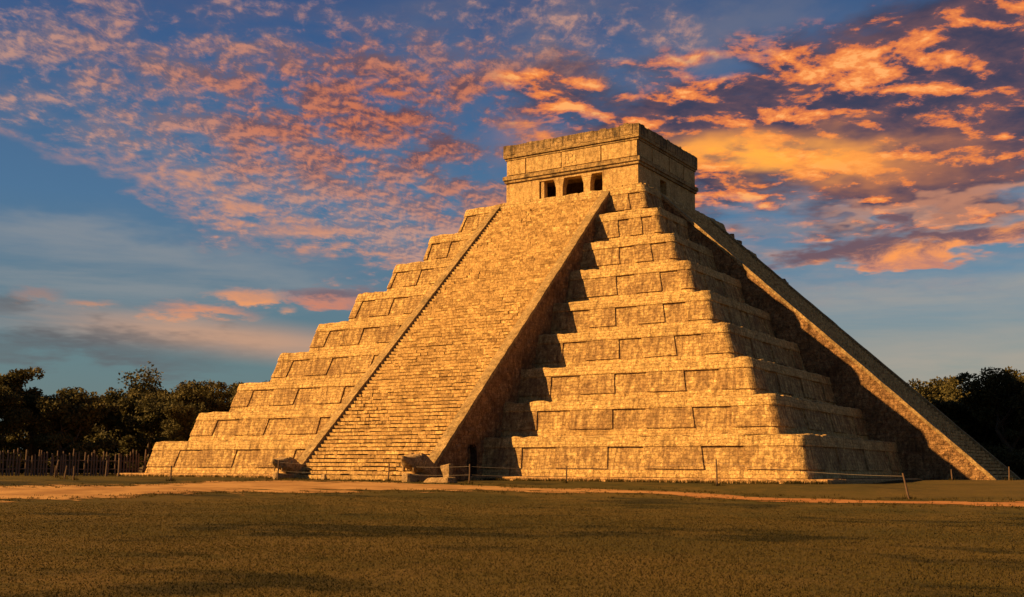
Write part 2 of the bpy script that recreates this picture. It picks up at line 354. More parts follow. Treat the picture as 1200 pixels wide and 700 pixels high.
def mat_path():
    m, g, b = new_mat('trodden_dirt'); co = g.coord('Object')
    at = g.n.new('ShaderNodeAttribute'); at.attribute_name = 'edge'; e = S(g, at.outputs['Fac'])
    n1 = g.noise(co, 0.35, 5, 0.65, 0.3); n2 = g.noise(co, 2.2, 5, 0.65); n3 = g.noise(co, 12.0, 4, 0.7)
    cc = g.mix(g.sm(n1, 0.35, 0.65), (0.40, 0.225, 0.082), (0.25, 0.132, 0.048))
    cc = g.mix(g.sm(n2, 0.52, 0.75)*0.6, cc, (0.26, 0.145, 0.065))
    cc = g.mix(0.5, cc, g.mix(n3, (0.6, 0.6, 0.6), (1.35, 1.35, 1.35)), 'MULTIPLY')
    cc = g.mix(g.sm(g.sep(co)[0], 14.0, 30.0)*0.6, cc, g.mix(n2, (0.40, 0.155, 0.050), (0.25, 0.10, 0.035)))
    g.put(b.inputs['Base Color'], cc); b.inputs['Roughness'].default_value = 1.0; b.inputs['Specular IOR Level'].default_value = 0.05
    g.put(b.inputs['Normal'], g.bump(n2+n3*0.5, 0.5, 0.05))
    x, y, z = g.sep(co)
    nn = g.noise(g.vm('MULTIPLY', co, (0.28, 0.7, 1.0)), 1.0, 6, 0.62)
    mask = g.sm(e*1.0 + (nn-0.5)*1.9 + (n2-0.5)*0.35, 0.20, 0.30)
    tp = g.n.new('ShaderNodeBsdfTransparent'); mx = g.n.new('ShaderNodeMixShader')
    g.put(mx.inputs[0], mask); g.l.new(tp.outputs[0], mx.inputs[1]); g.l.new(b.outputs[0], mx.inputs[2])
    g.l.new(mx.outputs[0], g.n['Material Output'].inputs[0]); return m
M_path = mat_path()
def mat_blade():
    m, g, b = new_mat('grass_blades'); co = g.coord('Object')
    ri = g.geo('Random Per Island'); nd = g.noise(g.vm('MULTIPLY', co, (0.30, 0.42, 1.0)), 1.0, 6, 0.62)
    cc = g.mix(ri, (0.060, 0.048, 0.014), (0.106, 0.072, 0.021)); nl = g.noise(g.vm('MULTIPLY', co, (0.09, 0.13, 1.0)), 1.0, 5, 0.6)
    cc = g.mix(g.sm(nd*0.6 + nl*0.45, 0.53, 0.64)*0.8, cc, (0.024, 0.023, 0.009))
    g.put(b.inputs['Base Color'], cc); b.inputs['Specular IOR Level'].default_value = 0.05
    tr = g.n.new('ShaderNodeBsdfTranslucent'); g.put(tr.inputs[0], cc); mx = g.n.new('ShaderNodeMixShader'); mx.inputs[0].default_value = 0.4
    g.l.new(b.outputs[0], mx.inputs[1]); g.l.new(tr.outputs[0], mx.inputs[2]); g.l.new(mx.outputs[0], g.n['Material Output'].inputs[0]); return m
M_blade = mat_blade()

# ------------------------------------------------------------------ object helpers
def tag(o, label=None, cat=None, group=None, kind=None):
    if label: o['label'] = label
    if cat: o['category'] = cat
    if group: o['group'] = group
    if kind: o['kind'] = kind
    return o
def empty(name, loc=(0, 0, 0), rz=0):
    o = D.objects.new(name, None); col.objects.link(o); o.location = loc; o.rotation_euler = (0, 0, rz)
    o.empty_display_size = 0.3; return o
def mesh(name, vs, fs, mat, parent=None, smooth=False):
    me = D.meshes.new(name); me.from_pydata(vs, [], fs); me.materials.append(mat)
    if smooth: me.polygons.foreach_set('use_smooth', [True]*len(me.polygons))
    me.update(); o = D.objects.new(name, me); col.objects.link(o)
    if parent: o.parent = parent
    return o
def npmesh(name, V, nper, mat, parent=None):
    """V: (n*nper,3) array of separate polygons with nper corners each"""
    me = D.meshes.new(name); n = len(V)//nper
    me.vertices.add(len(V)); me.vertices.foreach_set('co', V.astype(np.float32).ravel())
    me.loops.add(len(V)); me.loops.foreach_set('vertex_index', np.arange(len(V), dtype=np.int32))
    me.polygons.add(n); me.polygons.foreach_set('loop_start', np.arange(0, len(V), nper, dtype=np.int32))
    me.update(calc_edges=True); me.materials.append(mat)
    o = D.objects.new(name, me); col.objects.link(o)
    if parent: o.parent = parent
    return o
class MB:
    def __init__(s): s.v = []; s.f = []
    def poly(s, pts): n = len(s.v); s.v += [tuple(p) for p in pts]; s.f.append(tuple(range(n, n+len(pts))))
    def hexa(s, c):      # 8 corners: bottom ring 0-3, top ring 4-7
        n = len(s.v); s.v += [tuple(p) for p in c]
        s.f += [(n, n+3, n+2, n+1), (n+4, n+5, n+6, n+7)] + [(n+i, n+(i+1) % 4, n+4+(i+1) % 4, n+4+i) for i in range(4)]
    def box(s, x0, x1, y0, y1, z0, z1, j=0.0):
        r = lambda: random.uniform(-j, j)
        s.hexa([(x+r(), y+r(), z+r()) for z in (z0, z1) for x, y in ((x0, y0), (x1, y0), (x1, y1), (x0, y1))])
    def tube(s, pts, rad, n=6, cap=True):
        b = len(s.v)
        for i, p in enumerate(pts):
            p = Vector(p); a = Vector(pts[min(i+1, len(pts)-1)]) - Vector(pts[max(i-1, 0)]); a.normalize()
            u = a.cross(Vector((0.31, 0.22, 0.92))); u = u.normalized() if u.length > 1e-3 else Vector((1, 0, 0)); w = a.cross(u)
            r = rad[i] if hasattr(rad, '__len__') else rad
            for k in range(n): s.v.append(tuple(p + (u*math.cos(2*PI*k/n) + w*math.sin(2*PI*k/n))*r))
        for i in range(len(pts)-1):
            for k in range(n): s.f.append((b+i*n+k, b+i*n+(k+1) % n, b+(i+1)*n+(k+1) % n, b+(i+1)*n+k))
        if cap: s.f.append(tuple(b+k for k in range(n))[::-1]); s.f.append(tuple(b+(len(pts)-1)*n+k for k in range(n)))
    def rough_box(s, x0, x1, y0, y1, z0, z1, step=0.35, amp=0.03, freq=1.7, top=0.0, grid=True):
        """box skin subdivided and weathered by noise; top = extra bite out of the top edge"""
        nx = max(1, round((x1-x0)/step)); ny = max(1, round((y1-y0)/step)); nz = max(1, round((z1-z0)/step))
        idx = {}
        def vert(i, j, k):
            if (i, j, k) in idx: return idx[(i, j, k)]
            p = Vector((x0+(x1-x0)*i/nx, y0+(y1-y0)*j/ny, z0+(z1-z0)*k/nz))
            d = noise.noise_vector(p*freq)*amp + noise.noise_vector(p*freq*3.7)*amp*0.5
            if k == nz and top: d.z -= top*max(0, noise.noise(p*1.3)+0.25) + top*0.6*(noise.cell(p*1.6)-0.3)
            if k == 0: d.z = 0
            idx[(i, j, k)] = len(s.v); s.v.append(tuple(p+d)); return idx[(i, j, k)]
        for i in range(nx):
            for j in range(ny):
                s.f.append((vert(i, j, nz), vert(i+1, j, nz), vert(i+1, j+1, nz), vert(i, j+1, nz)))
                s.f.append((vert(i, j, 0), vert(i, j+1, 0), vert(i+1, j+1, 0), vert(i+1, j, 0)))
        for k in range(nz):
            for i in range(nx):
                s.f.append((vert(i, 0, k), vert(i+1, 0, k), vert(i+1, 0, k+1), vert(i, 0, k+1)))
                s.f.append((vert(i, ny, k), vert(i, ny, k+1), vert(i+1, ny, k+1), vert(i+1, ny, k)))
            for j in range(ny):
                s.f.append((vert(0, j, k), vert(0, j, k+1), vert(0, j+1, k+1), vert(0, j+1, k)))
                s.f.append((vert(nx, j, k), vert(nx, j+1, k), vert(nx, j+1, k+1), vert(nx, j, k+1)))
    def build(s, name, mat, parent=None, smooth=False): return mesh(name, s.v, s.f, mat, parent, smooth)

# ------------------------------------------------------------------ the pyramid
TZ = [0, 2.5543, 4.9739, 7.4941, 10.1253, 12.7183, 15.5141, 18.1665, 20.8932, 23.5696]
TA = [27.6509, 25.3454, 23.1265, 20.8629, 18.632, 16.3709, 14.0587, 11.7712, 9.5684]
TB = [27.0221, 24.6828, 22.4399, 20.0828, 17.8996, 15.5516, 13.2911, 11.1394, 8.8487]
REC = [[(9.8, 2.5), (15.9, 2.45), (22.15, 2.55)], [(9.55, 2.45), (15.0, 2.3), (20.55, 2.45)], [(9.2, 2.3), (14.05, 2.3), (19.0, 2.35)],
       [(8.55, 1.8), (12.9, 1.75), (17.1, 1.9)], [(7.75, 1.7), (11.5, 1.7), (15.2, 1.65)], [(10.3, 1.5), (13.75, 1.4)],
       [(9.3, 1.3), (11.95, 1.25)], [(8.0, 0.9), (9.97, 0.93)], [(7.82, 1.0)]]
SO, SI, SP, ST, ZT = 5.7734, 5.0443, 33.6684, 8.6672, 23.5696
pyr = empty('stepped_pyramid')
tag(pyr, 'huge nine tiered limestone pyramid with flat roofed temple on top and steep stairways', 'pyramid')

def terrace(k):
    z0, z1, a, b = TZ[k], TZ[k+1], TA[k]-0.15, TB[k]-0.15
    H = z1 - z0; rc = [.48, .48, .48, .46, .45, .42, .40, .38, .28][k]
    # columns of the side, in units of the half width at the top
    us = []; half = b - rc
    cur = set()
    n = int(2*half/0.36)
    base = [-half + 2*half*i/n for i in range(n+1)]
    marks = []
    for c, w in REC[k]:
        for sgn in (-1, 1):
            marks.append((sgn*c-w/2, sgn*c+w/2))
    marks.sort()
    marks = [m_ for m_ in marks if m_[0] > -half and m_[1] < half]
    pts = []
    for u in base:
        if any(abs(u-e) < 0.15 for m_ in marks for e in m_): continue
        pts.append((u, any(m_[0] < u < m_[1] for m_ in marks)))
    for m_ in marks: pts += [(m_[0]-.015, False), (m_[0]+.015, True), (m_[1]-.015, True), (m_[1]+.015, False)]
    pts.sort()
    rows = []   # (fraction of height, offset proud, offset recessed)
    def r(f, o, q=None): rows.append((f, o, o if q is None else q))
    for f in (0, .07, .14, .196): r(f, 0)
    r(.20, .095, 0)
    for f in (.30, .40, .50, .60, .70): r(f, .095, 0)
    r(.712, .095, 0); r(.725, .15, .15)
    for f in (.745, .82, .90, .955): r(f, .165)
    r(.985, .15); r(1.0, .09)
    V = []; Fc = []; wear_shade = []
    def ring_cols():
        for side in range(4):
            ang = side*PI/2
            for (u, rec) in pts: yield side, u, None, rec
            for i in range(1, 6): yield side, None, i/6*PI/2, False
    cols = list(ring_cols()); nc = len(cols); jog = {}
    def place(side, u, th, w, off, z):
        # side 0 faces -Y; local: along = +X, out = -Y
        if th is None: al, out = u*(w-rc)/half, w+off
        else: al, out = (w-rc) + (rc+off)*math.sin(th), (w-rc) + (rc+off)*math.cos(th)
        if side == 0: return Vector((al, -out, z))
        if side == 1: return Vector((out, al, z))
        if side == 2: return Vector((-al, out, z))
        return Vector((-out, -al, z))
    for ri, (f, o, q) in enumerate(rows):
        for (side, u, th, rec) in cols:
            w = a + (b-a)*f
            p = place(side, u, th, w, q if rec else o, z0+H*f)
            nv = noise.noise_vector(p*0.55)*0.06 + noise.noise_vector(p*2.3)*0.038
            if f > 0.97:
                nv.z += -0.10*max(0, noise.noise(p*0.8)+.15) + 0.06*(noise.cell(p*Vector((1.9, 1.9, 0.01)).x if False else Vector((p.x*1.9, p.y*1.9, k)))-.5)
            elif f > 0.72: nv.z *= 0.3
            else: nv.z *= 0.4
            if ri == 0: nv.z = 0
            V.append(p+nv); wear_shade.append(1.0 if .19 < f < .72 else (0.35 if f < .1 else 0.0))  # panel rows darkened, cornice rows left bright as if lit from above
    # walkway inwards
    for inn in (2.9,):
        for (side, u, th, rec) in cols: V.append(place(side, u, th, b-inn, 0, z1-0.02))
    nr = len(V)//nc
    for i in range(nr-1):
        for j in range(nc): Fc.append((i*nc+j, i*nc+(j+1) % nc, (i+1)*nc+(j+1) % nc, (i+1)*nc+j))
    if k == 8: Fc.append(tuple((nr-1)*nc+j for j in range(nc)))
    o = mesh('terrace', V, Fc, M_terr, pyr)
    at = o.data.attributes.new('wear_shade', 'FLOAT', 'POINT'); at.data.foreach_set('value', (wear_shade + [0.2]*(len(V)-len(wear_shade))))
    return o
for k in range(9): terrace(k)

# plinth course under the lowest terrace
b = MB()
PW = 28.75
def ringslab(b, w, z0, z1, step=0.5, amp=0.05):
    n = int(2*w/step); V0 = len(b.v); cols = []
    for side in range(4):
        for i in range(n):
            u = -w + 2*w*i/n
            cols.append([(u, -w), (w, u), (-u, w), (-w, -u)][side])
    nc = len(cols)
    for (zz, sc) in ((z0, 1), (z1-0.05, 1), (z1, 0.998), (z1, 0.93)):
        for (x, y) in cols:
            p = Vector((x*sc, y*sc, zz)); nn = noise.noise_vector(Vector((x*1.1, y*1.1, z0)))*amp*2 + noise.noise_vector(Vector((x*4, y*4, z0)))*amp
            if sc < .95: nn *= 0
            nn.z *= 0.35
            b.v.append(tuple(p+nn))
    for i in range(3):
        for j in range(nc): b.f.append((V0+i*nc+j, V0+i*nc+(j+1) % nc, V0+(i+1)*nc+(j+1) % nc, V0+(i+1)*nc+j))
ringslab(b, 28.9, -1.0, -0.02)
b.build('plinth', M_plinth, pyr)

# ---------------- stairways (one mesh set, copied to the four sides)
SL = ZT/(SP-ST)                      # slope of the balustrade line
def line_z(y): return SL*(SP - abs(y))      # y negative
NST = 91; SH = ZT/NST; SR = (SP-ST)/NST; DROP = 0.42
def staircase(arch):
    st = MB()
    for k in range(-1, NST):
        z0 = k*SH; yn = -(SP - DROP/SL - k*SR); zb = z0-.04 if k >= 0 else -.6
        x = -SI+0.01
        jy = random.uniform(-.015, .015)
        while x < SI-0.02:
            w = random.choice((0.28, 0.36, 0.46, 0.58, 0.72)); x1 = min(x+w, SI-0.01)
            if SI-0.01-x1 < 0.12: x1 = SI-0.01
            pit = noise.noise(Vector((x*0.35, k*0.11, 1.7)))
            rough = 0.012 + 0.085*max(0, pit-.05)
            dy = random.uniform(-rough, rough)+jy; dz = random.uniform(-rough, rough*.5)*.6
            g_ = 0.006; gap = (z0 + random.uniform(.035, .085)) if k >= 0 else -.6
            st.hexa([(xx+random.uniform(-.006, .006), yy, zz) for (xx, yy, zz) in
                     [(x+g_, yn+dy, gap), (x1-g_, yn+dy+random.uniform(-.01, .02), gap), (x1-g_, yn+.75, gap), (x+g_, yn+.75, gap),
                      (x+g_, yn+dy+random.uniform(0, .03), z0+SH+dz), (x1-g_, yn+dy+random.uniform(0, .03), z0+SH+dz), (x1-g_, yn+.75, z0+SH+dz), (x+g_, yn+.75, z0+SH+dz)]])
            x = x1
    steps = st.build('staircase', M_step)
    # core body under the steps
    cb = MB(); yb = -(SP-DROP/SL-0.5); W = SI+0.15
    pr = [(yb, -0.3), (-8.0, ZT-0.55), (-8.0, -0.3)]
    pr[1] = (-(SP-DROP/SL-0.5-(ZT-0.55)/SL), ZT-0.55)
    L = [(-W, y, z) for y, z in pr]; Rr = [(W, y, z) for y, z in pr]
    cb.poly(L); cb.poly(Rr[::-1])
    for i in range(3): j = (i+1) % 3; cb.poly([L[i], Rr[i], Rr[j], L[j]])
    core = cb.build('stair_core', M_side, steps)
    for sgn in (-1, 1):
        # rubble side wall
        sw = MB(); ys = []; y = -SP+0.05
        has = arch and sgn > 0
        ys = list(np.arange(-SP+0.05, -ST+0.01, 0.3))
        zs = list(np.arange(-0.4, ZT+0.3, 0.3))
        ay0, ay1, az1 = -29.05, -28.05, 2.0
        if has:
            ys = sorted([v for v in ys if not (ay0-.12 < v < ay1+.12)] + [ay0, ay0+.12, ay0+.27, ay1-.27, ay1-.12, ay1])
            zs = sorted([v for v in zs if not (0 < v < 2.2)] + [.3, .6, .9, 1.2, 1.45, 1.7, 1.87, az1])
        idx = {}
        def vt(i, j):
            y = ys[i]; z = min(zs[j], line_z(y)-0.28)
            key = (i, round(z, 4))
            if key not in idx:
                p = Vector((SO, y, z)); nn = noise.noise(p*1.1)*0.07 + noise.noise(p*3.3)*0.05 + 0.05*(noise.cell(Vector((1, y*2.1, z*2.6)))-.5)
                idx[key] = len(sw.v); sw.v.append((sgn*(SO-0.06+nn), y, z))
            return idx[key]
        for i in range(len(ys)-1):
            for j in range(len(zs)-1):
                yc, zc = (ys[i]+ys[i+1])/2, (zs[j]+zs[j+1])/2
                if has and ay0 < yc < ay1 and -.05 < zc < az1:
                    hw = (ay1-ay0)/2; dyc = abs(yc-(ay0+ay1)/2)
                    if zc < 1.45 or (dyc/hw)**2 + ((zc-1.45)/.56)**2 < 1.02: continue
                q = [vt(i, j), vt(i+1, j), vt(i+1, j+1), vt(i, j+1)]
                qq = []
                for v in q:
                    if v not in qq: qq.append(v)
                if len(qq) >= 3: sw.f.append(tuple(qq if sgn > 0 else qq[::-1]))
        wall = sw.build('side_wall', M_side, steps)
        if has:
            tn = MB(); X1, X0 = SO-0.05, SO-4.0
            prof = [(ay0-.02, -.1), (ay0-.02, 1.45), (ay0+.12, 1.88), (ay0+.27, 2.02), (ay1-.27, 2.02), (ay1-.12, 1.88), (ay1+.02, 1.45), (ay1+.02, -.1)]
            for (p, q) in zip(prof, prof[1:]): tn.poly([(X1, *p), (X0, *p), (X0, *q), (X1, *q)])
            tn.poly([(X0, *p) for p in prof])
            tn.poly([(X1, ay0, .0), (X1, ay1, .0), (X0, ay1, .0), (X0, ay0, .0)])
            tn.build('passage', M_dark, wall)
        # sloping balustrade cap
        bl = MB(); N = 120; sec = []
        for i in range(N+1):
            y = -SP + (SP-ST)*i/N; z = line_z(y)
            p = Vector((SO, y*1.0, z))
            j1 = 0.025*noise.noise(p*0.9+Vector((sgn*5, 0, 0))) + 0.02*(noise.cell(Vector((sgn, y*0.9, 2)))-.5); j2 = 0.05*noise.noise(p*1.7+Vector((0, 4, sgn)))
            sec.append([(sgn*(SI-.02+j2*.3), y, max(z-.75, -.4)), (sgn*(SI-.02+j2*.3), y, z+j1), (sgn*(SI+.25), y, z+j1+.01), (sgn*(SO-.15), y, z+j1), (sgn*(SO+j2), y, z+j1-.03), (sgn*(SO+j2), y, max(z-.36+j2, -.4)), (sgn*(SO-.3), y, max(z-.40, -.4))])
        n0 = 0
        for s_ in sec: bl.v += s_
        for i in range(N):
            for j in range(6):
                f_ = (i*7+j, i*7+j+1, (i+1)*7+j+1, (i+1)*7+j); bl.f.append(f_ if sgn < 0 else f_[::-1])
        bl.f.append(tuple(range(7))); bl.f.append(tuple(N*7+j for j in range(7)))
        bl.build('balustrade', M_bal, steps)
    return steps
def copy_tree(o, parent=None):
    c = o.copy(); col.objects.link(c)
    if parent: c.parent = parent
    for ch in list(o.children): copy_tree(ch, c)
    return c
front = staircase(True)
plain = staircase(False); plain.parent = pyr; plain.rotation_euler.z = PI/2
for r in (PI, -PI/2):
    c = copy_tree(plain, pyr); c.rotation_euler.z = r
front.parent = pyr
front['label'] = 'broad sunlit stairway of rough blocks'

# ---------------- temple
TW, Y0, Y1 = 6.66, -5.34, 7.0
ZW0, ZW1 = 23.45, 26.38
tb = MB()
th = 0.9
# front wall: left pier, right pier, lintel
tb.rough_box(-TW, -3.15, Y0, Y0+th, ZW0, ZW1, .4, .018)
tb.rough_box(3.25, TW, Y0, Y0+th, ZW0, ZW1, .4, .018)
tb.rough_box(-3.148, 3.248, Y0+.02, Y0+th-.02, 26.12, ZW1-.002, .4, .006)
# side walls with a doorway in the middle of the right one
tb.rough_box(-TW, -TW+th, Y0+th+.002, Y1, ZW0, ZW1-.002, .4, .018)
tb.rough_box(TW-th, TW, Y0+th+.002, -.85, ZW0, ZW1-.002, .4, .018)
tb.rough_box(TW-th, TW, .5, Y1, ZW0, ZW1-.002, .4, .018)
tb.rough_box(TW-th+.01, TW-.01, -.848, .498, 26.05, ZW1-.004, .4, .006)
tb.rough_box(-TW+th+.002, TW-th-.002, Y1-th, Y1-.004, ZW0, ZW1-.004, .4, .018)
temple = tb.build('temple', M_temple, pyr)
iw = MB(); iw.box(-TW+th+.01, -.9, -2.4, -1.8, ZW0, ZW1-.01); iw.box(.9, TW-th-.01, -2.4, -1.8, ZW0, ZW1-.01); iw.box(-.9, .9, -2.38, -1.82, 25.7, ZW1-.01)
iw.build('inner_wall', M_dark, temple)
# frieze zone
fb = MB(); fb.rough_box(-TW+.02, TW-.02, Y0+.02, Y1-.02, 26.95, 28.56, .45, .015)
fr = fb.build('frieze', M_temple, temple)
# raised frieze panels between narrow slots
pb = MB()
slots = [-6.2, -3.9, .35, 3.6, 6.3]
edges = [-TW+.0] + slots + [TW]
cuts = [-TW, -4.55, -.85, 3.15, TW]
for a_, b_ in zip(cuts, cuts[1:]): pb.rough_box(a_+.07, b_-.07, Y0-.06, Y0+.10, 27.12, 28.46, .35, .02)
ycuts = [Y0, -2.6, 1.0, 4.2, Y1]
for a_, b_ in zip(ycuts, ycuts[1:]): pb.rough_box(TW-.10, TW+.06, a_+.11, b_-.08, 27.12, 28.46, .35, .02)
pb.build('frieze_panel', M_temple, temple)
# cornices: two bands each, upper band stepping out
def cornice(z0, z1, o1, o2, nm='cornice'):
    cbm = MB(); zm = z0 + (z1-z0)*.42
    cbm.rough_box(-TW-o1, TW+o1, Y0-o1, Y1+o1, z0, zm, .35, .025, 2.0)
    cbm.rough_box(-TW-o2, TW+o2, Y0-o2, Y1+o2, zm+.002, z1, .35, .03, 2.0, top=.05)
    cbm.build(nm, M_corn, temple)
cornice(26.385, 26.97, .14, .25)
cornice(28.52, 28.98, .10, .22)
pr_ = MB()
def parapet_run(x0, y0, x1, y1, out):
    L_ = math.hypot(x1-x0, y1-y0); n = int(L_/.62); dx, dy = (x1-x0)/L_, (y1-y0)/L_
    for i in range(n):
        a_, b_ = L_*i/n+.01, L_*(i+1)/n-.01
        h = 29.90 + random.uniform(-.03, .03) + (random.uniform(-.09, .02) if random.random() < .2 else 0); o = random.uniform(-.03, .03)
        p = [(x0+dx*a_, y0+dy*a_), (x0+dx*b_, y0+dy*b_)]
        nx_, ny_ = out
        X = sorted([p[0][0]+nx_*o, p[1][0]+nx_*(o-.45)]); Y = sorted([p[0][1]+ny_*o, p[1][1]+ny_*(o-.45)])
        pr_.rough_box(X[0], X[1], Y[0], Y[1], 28.985, h, .3, .02, 2.4, top=.04)
o = .24
parapet_run(-TW-o, Y0-o, TW+o, Y0-o, (0, -1)); parapet_run(TW+o, Y0-o+.5, TW+o, Y1+o, (1, 0))
parapet_run(TW-.25, Y1+o, -TW-o, Y1+o, (0, 1)); parapet_run(-TW-o, Y1-.25, -TW-o, Y0-o+.5, (-1, 0))
pr_.build('parapet', M_par, temple)
rb = MB(); rb.box(-TW, TW, Y0, Y1, 28.99, 29.25); rb.build('roof', M_roof, temple)
# loose finial stones on the roof edge
for q in ((5.35, 5.75, -5.45, -5.15, 29.78, 30.12), (6.5, 6.8, 3.4, 3.7, 29.78, 30.10)):
    fs = MB(); fs.rough_box(*q, .15, .04); fs.build('finial_stone', M_par, temple)
# columns with flared capitals, door jamb pilaster
for cx in (-1.13, 1.66):
    cb_ = MB(); cb_.rough_box(cx-.33, cx+.33, Y0+.08, Y0+.80, ZW0, 25.45, .25, .02)
    for (z0, z1, e) in ((25.452, 25.62, .02), (25.622, 25.80, .06), (25.802, 25.97, .11), (25.972, 26.118, .16)):
        cb_.rough_box(cx-.36-e, cx+.36+e, Y0+.08-e*.5, Y0+.80, z0, z1, .25, .018)
    cb_.build('column', M_temple, temple)
jb = MB(); jb.rough_box(-3.02, -2.72, Y0+.12, Y0+.7, ZW0, 26.115, .25, .012); jb.build('door_jamb', M_temple, temple)
# rough course at the temple's foot, right of the stairs
def course(*q):
    fc = MB(); fc.rough_box(*q, .2, .04, 2.6); fc.build('rubble_block', M_terr, pyr)
for (xa, xb) in ((5.95, 6.6), (6.65, 7.2), (7.25, 7.9), (7.95, 8.35)): course(xa, xb, -8.2, -7.3, 23.5, 23.5+random.uniform(.3, .48))
for i in range(9):
    ya = -7.3 + i*.62
    if ya > -6.2 and random.random() < .35: continue
    course(7.3, 8.25, ya+.03, ya+.58, 23.5, 23.5+random.uniform(.22, .5))
# small carved mask over the doorway, in the frieze
mk = MB()
for (u, v, w, h) in ((-.35, .25, .22, .22), (.35, .25, .22, .22), (0, .02, .16, .34), (-.38, -.32, .20, .16), (.38, -.32, .20, .16), (0, -.38, .34, .12), (0, .46, .6, .09), (-.72, 0, .12, .5), (.72, 0, .12, .5)):
    mk.rough_box(-.15+u-w/2, -.15+u+w/2, Y0-.095, Y0-.02, 27.78+v-h/2, 27.78+v+h/2, .15, .02)
mk.build('carved_mask', M_temple, temple)
# broken stones standing proud on the far edge of the right stairway
for (xx, l, h) in ((10.2, .8, -.2), (11.0, .6, -.3), (15.3, .5, -.2)):
    fr_ = MB(); z_ = line_z(-xx); fr_.rough_box(xx-l/2, xx+l/2, 5.9, 6.6, z_-1.6, z_+h*.5, .25, .12, 1.3, top=.25)
    fr_.build('broken_edge_stone', M_side, pyr)

# ------------------------------------------------------------------ serpent heads
def serpent_head(loc, label, sc=1.0, droop=0.0):
    root = empty('serpent_head', loc); tag(root, label, 'stone carving', 'carved serpent heads at the foot of the stairs')
    def loft(name, prof, n=9, parent=None):
        """prof: list of stations (y, zlow, zhigh, halfwidth)"""
        V = []; Fa = []; K = 14
        for (y, zl, zh, hw) in prof:
            for k in range(K):
                t_ = 2*PI*k/K; cx_, sz_ = math.cos(t_), math.sin(t_)
                ex = 0.55
                px_ = hw*math.copysign(abs(cx_)**ex, cx_); pz = (zl+zh)/2 + (zh-zl)/2*math.copysign(abs(sz_)**ex, sz_)
                p = Vector((px_, y, pz))*sc; p += noise.noise_vector(p*2.2+Vector(loc))*0.05 + noise.noise_vector(p*6+Vector(loc))*0.02
                V.append(tuple(p))
        for i in range(len(prof)-1):
            for k in range(K): Fa.append((i*K+k, i*K+(k+1) % K, (i+1)*K+(k+1) % K, (i+1)*K+k))
        Fa.append(tuple(range(K))[::-1]); Fa.append(tuple((len(prof)-1)*K+k for k in range(K)))
        o = mesh(name, V, Fa, M_rock, parent or root)
        bm = bmesh.new(); bm.from_mesh(o.data); bmesh.ops.recalc_face_normals(bm, faces=bm.faces); bm.to_mesh(o.data); bm.free()
        return o
    # y runs outwards from the stair foot (negative = forward)
    up = loft('upper_jaw', [(.9, -.2, 1.00, .52), (.4, .0, 1.30, .60), (-.1, .30, 1.50, .64), (-.5, .55, 1.60, .62), (-.9, .70, 1.60, .57), (-1.25, .76, 1.52, .50), (-1.52, .90, 1.46, .38), (-1.75, 1.08, 1.48, .25), (-1.92, 1.26, 1.52, .12), (-1.98, 1.36, 1.50, .05)])
    lo = loft('lower_jaw', [(.8, -.3, .45, .50), (.2, -.3, .50, .56), (-.4, -.3, .46, .56), (-.9, -.3, .42, .50), (-1.3, -.3, .44, .43), (-1.55, -.25, .50, .32), (-1.65, -.1, .44, .18)])
    for s_ in (-1, 1):
        e = MB(); bm = bmesh.new(); bmesh.ops.create_icosphere(bm, subdivisions=2, radius=.17*sc)
        for v in bm.verts: v.co = Vector((v.co.x*.6+s_*.58*sc, v.co.y-.45*sc, v.co.z+1.18*sc)) + noise.noise_vector(v.co*8)*.02
        me = D.meshes.new('eye'); bm.to_mesh(me); bm.free(); me.materials.append(M_rock); o = D.objects.new('eye', me); col.objects.link(o); o.parent = up
        for yy in (-.9, -1.3):
            t_ = MB(); t_.tube([(s_*.38*sc, yy*sc, .86*sc), (s_*.38*sc, (yy-.03)*sc, .55*sc)], [.09*sc, .03*sc], 6); t_.build('fang', M_rock, up)
        cr = loft('brow', [(.1, 1.15, 1.42, .14), (-.3, 1.30, 1.60, .16), (-.7, 1.38, 1.66, .13)], parent=up)
        for v in cr.data.vertices: v.co.x += s_*.38*sc
    return root
serpent_head((-5.45, -33.55, -0.28), 'open mouthed stone serpent head at the left foot of the front stairs', .88)
serpent_head((5.45, -33.65, -0.3), 'open mouthed stone serpent head at the right foot of the front stairs', 1.0)
# upright block and flat slab beside the right head
ub = MB()
V = [(-.12, -.2, 0), (.26, -.2, 0), (.26, .2, 0), (-.1, .2, 0), (-.40, -.22, .95), (.30, -.22, 1.12), (.30, .22, 1.10), (-.38, .2, .92)]
def chunk(name, corners, loc, label, cat, cuts=4, amp=.05):
    bm = bmesh.new(); vs = [bm.verts.new(c) for c in corners]
    for f in ((0, 3, 2, 1), (4, 5, 6, 7), (0, 1, 5, 4), (1, 2, 6, 5), (2, 3, 7, 6), (3, 0, 4, 7)): bm.faces.new([vs[i] for i in f])
    bmesh.ops.bevel(bm, geom=bm.edges[:], offset=.05, segments=1, affect='EDGES'); bmesh.ops.subdivide_edges(bm, edges=bm.edges[:], cuts=cuts, use_grid_fill=True)
    for v in bm.verts: v.co += noise.noise_vector(v.co*2.1+Vector(loc))*amp + noise.noise_vector(v.co*6)*amp*.4
    me = D.meshes.new(name); bm.to_mesh(me); bm.free(); me.materials.append(M_rock)
    o = D.objects.new(name, me); col.objects.link(o); o.location = loc; return tag(o, label, cat)
chunk('stone_block', V, (7.35, -33.6, -.34), 'upright weathered stone block between the right serpent head and the arched doorway', 'stone block')
chunk('stone_slab', [(-1.0, -.45, 0), (.95, -.5, 0), (1.1, .4, 0), (-.8, .45, 0), (-.7, -.3, .28), (.85, -.4, .36), (.95, .3, .36), (-.5, .3, .26)], (8.0, -35.3, -.40), 'flat low stone slab lying on the grass by the right serpent head', 'stone slab')
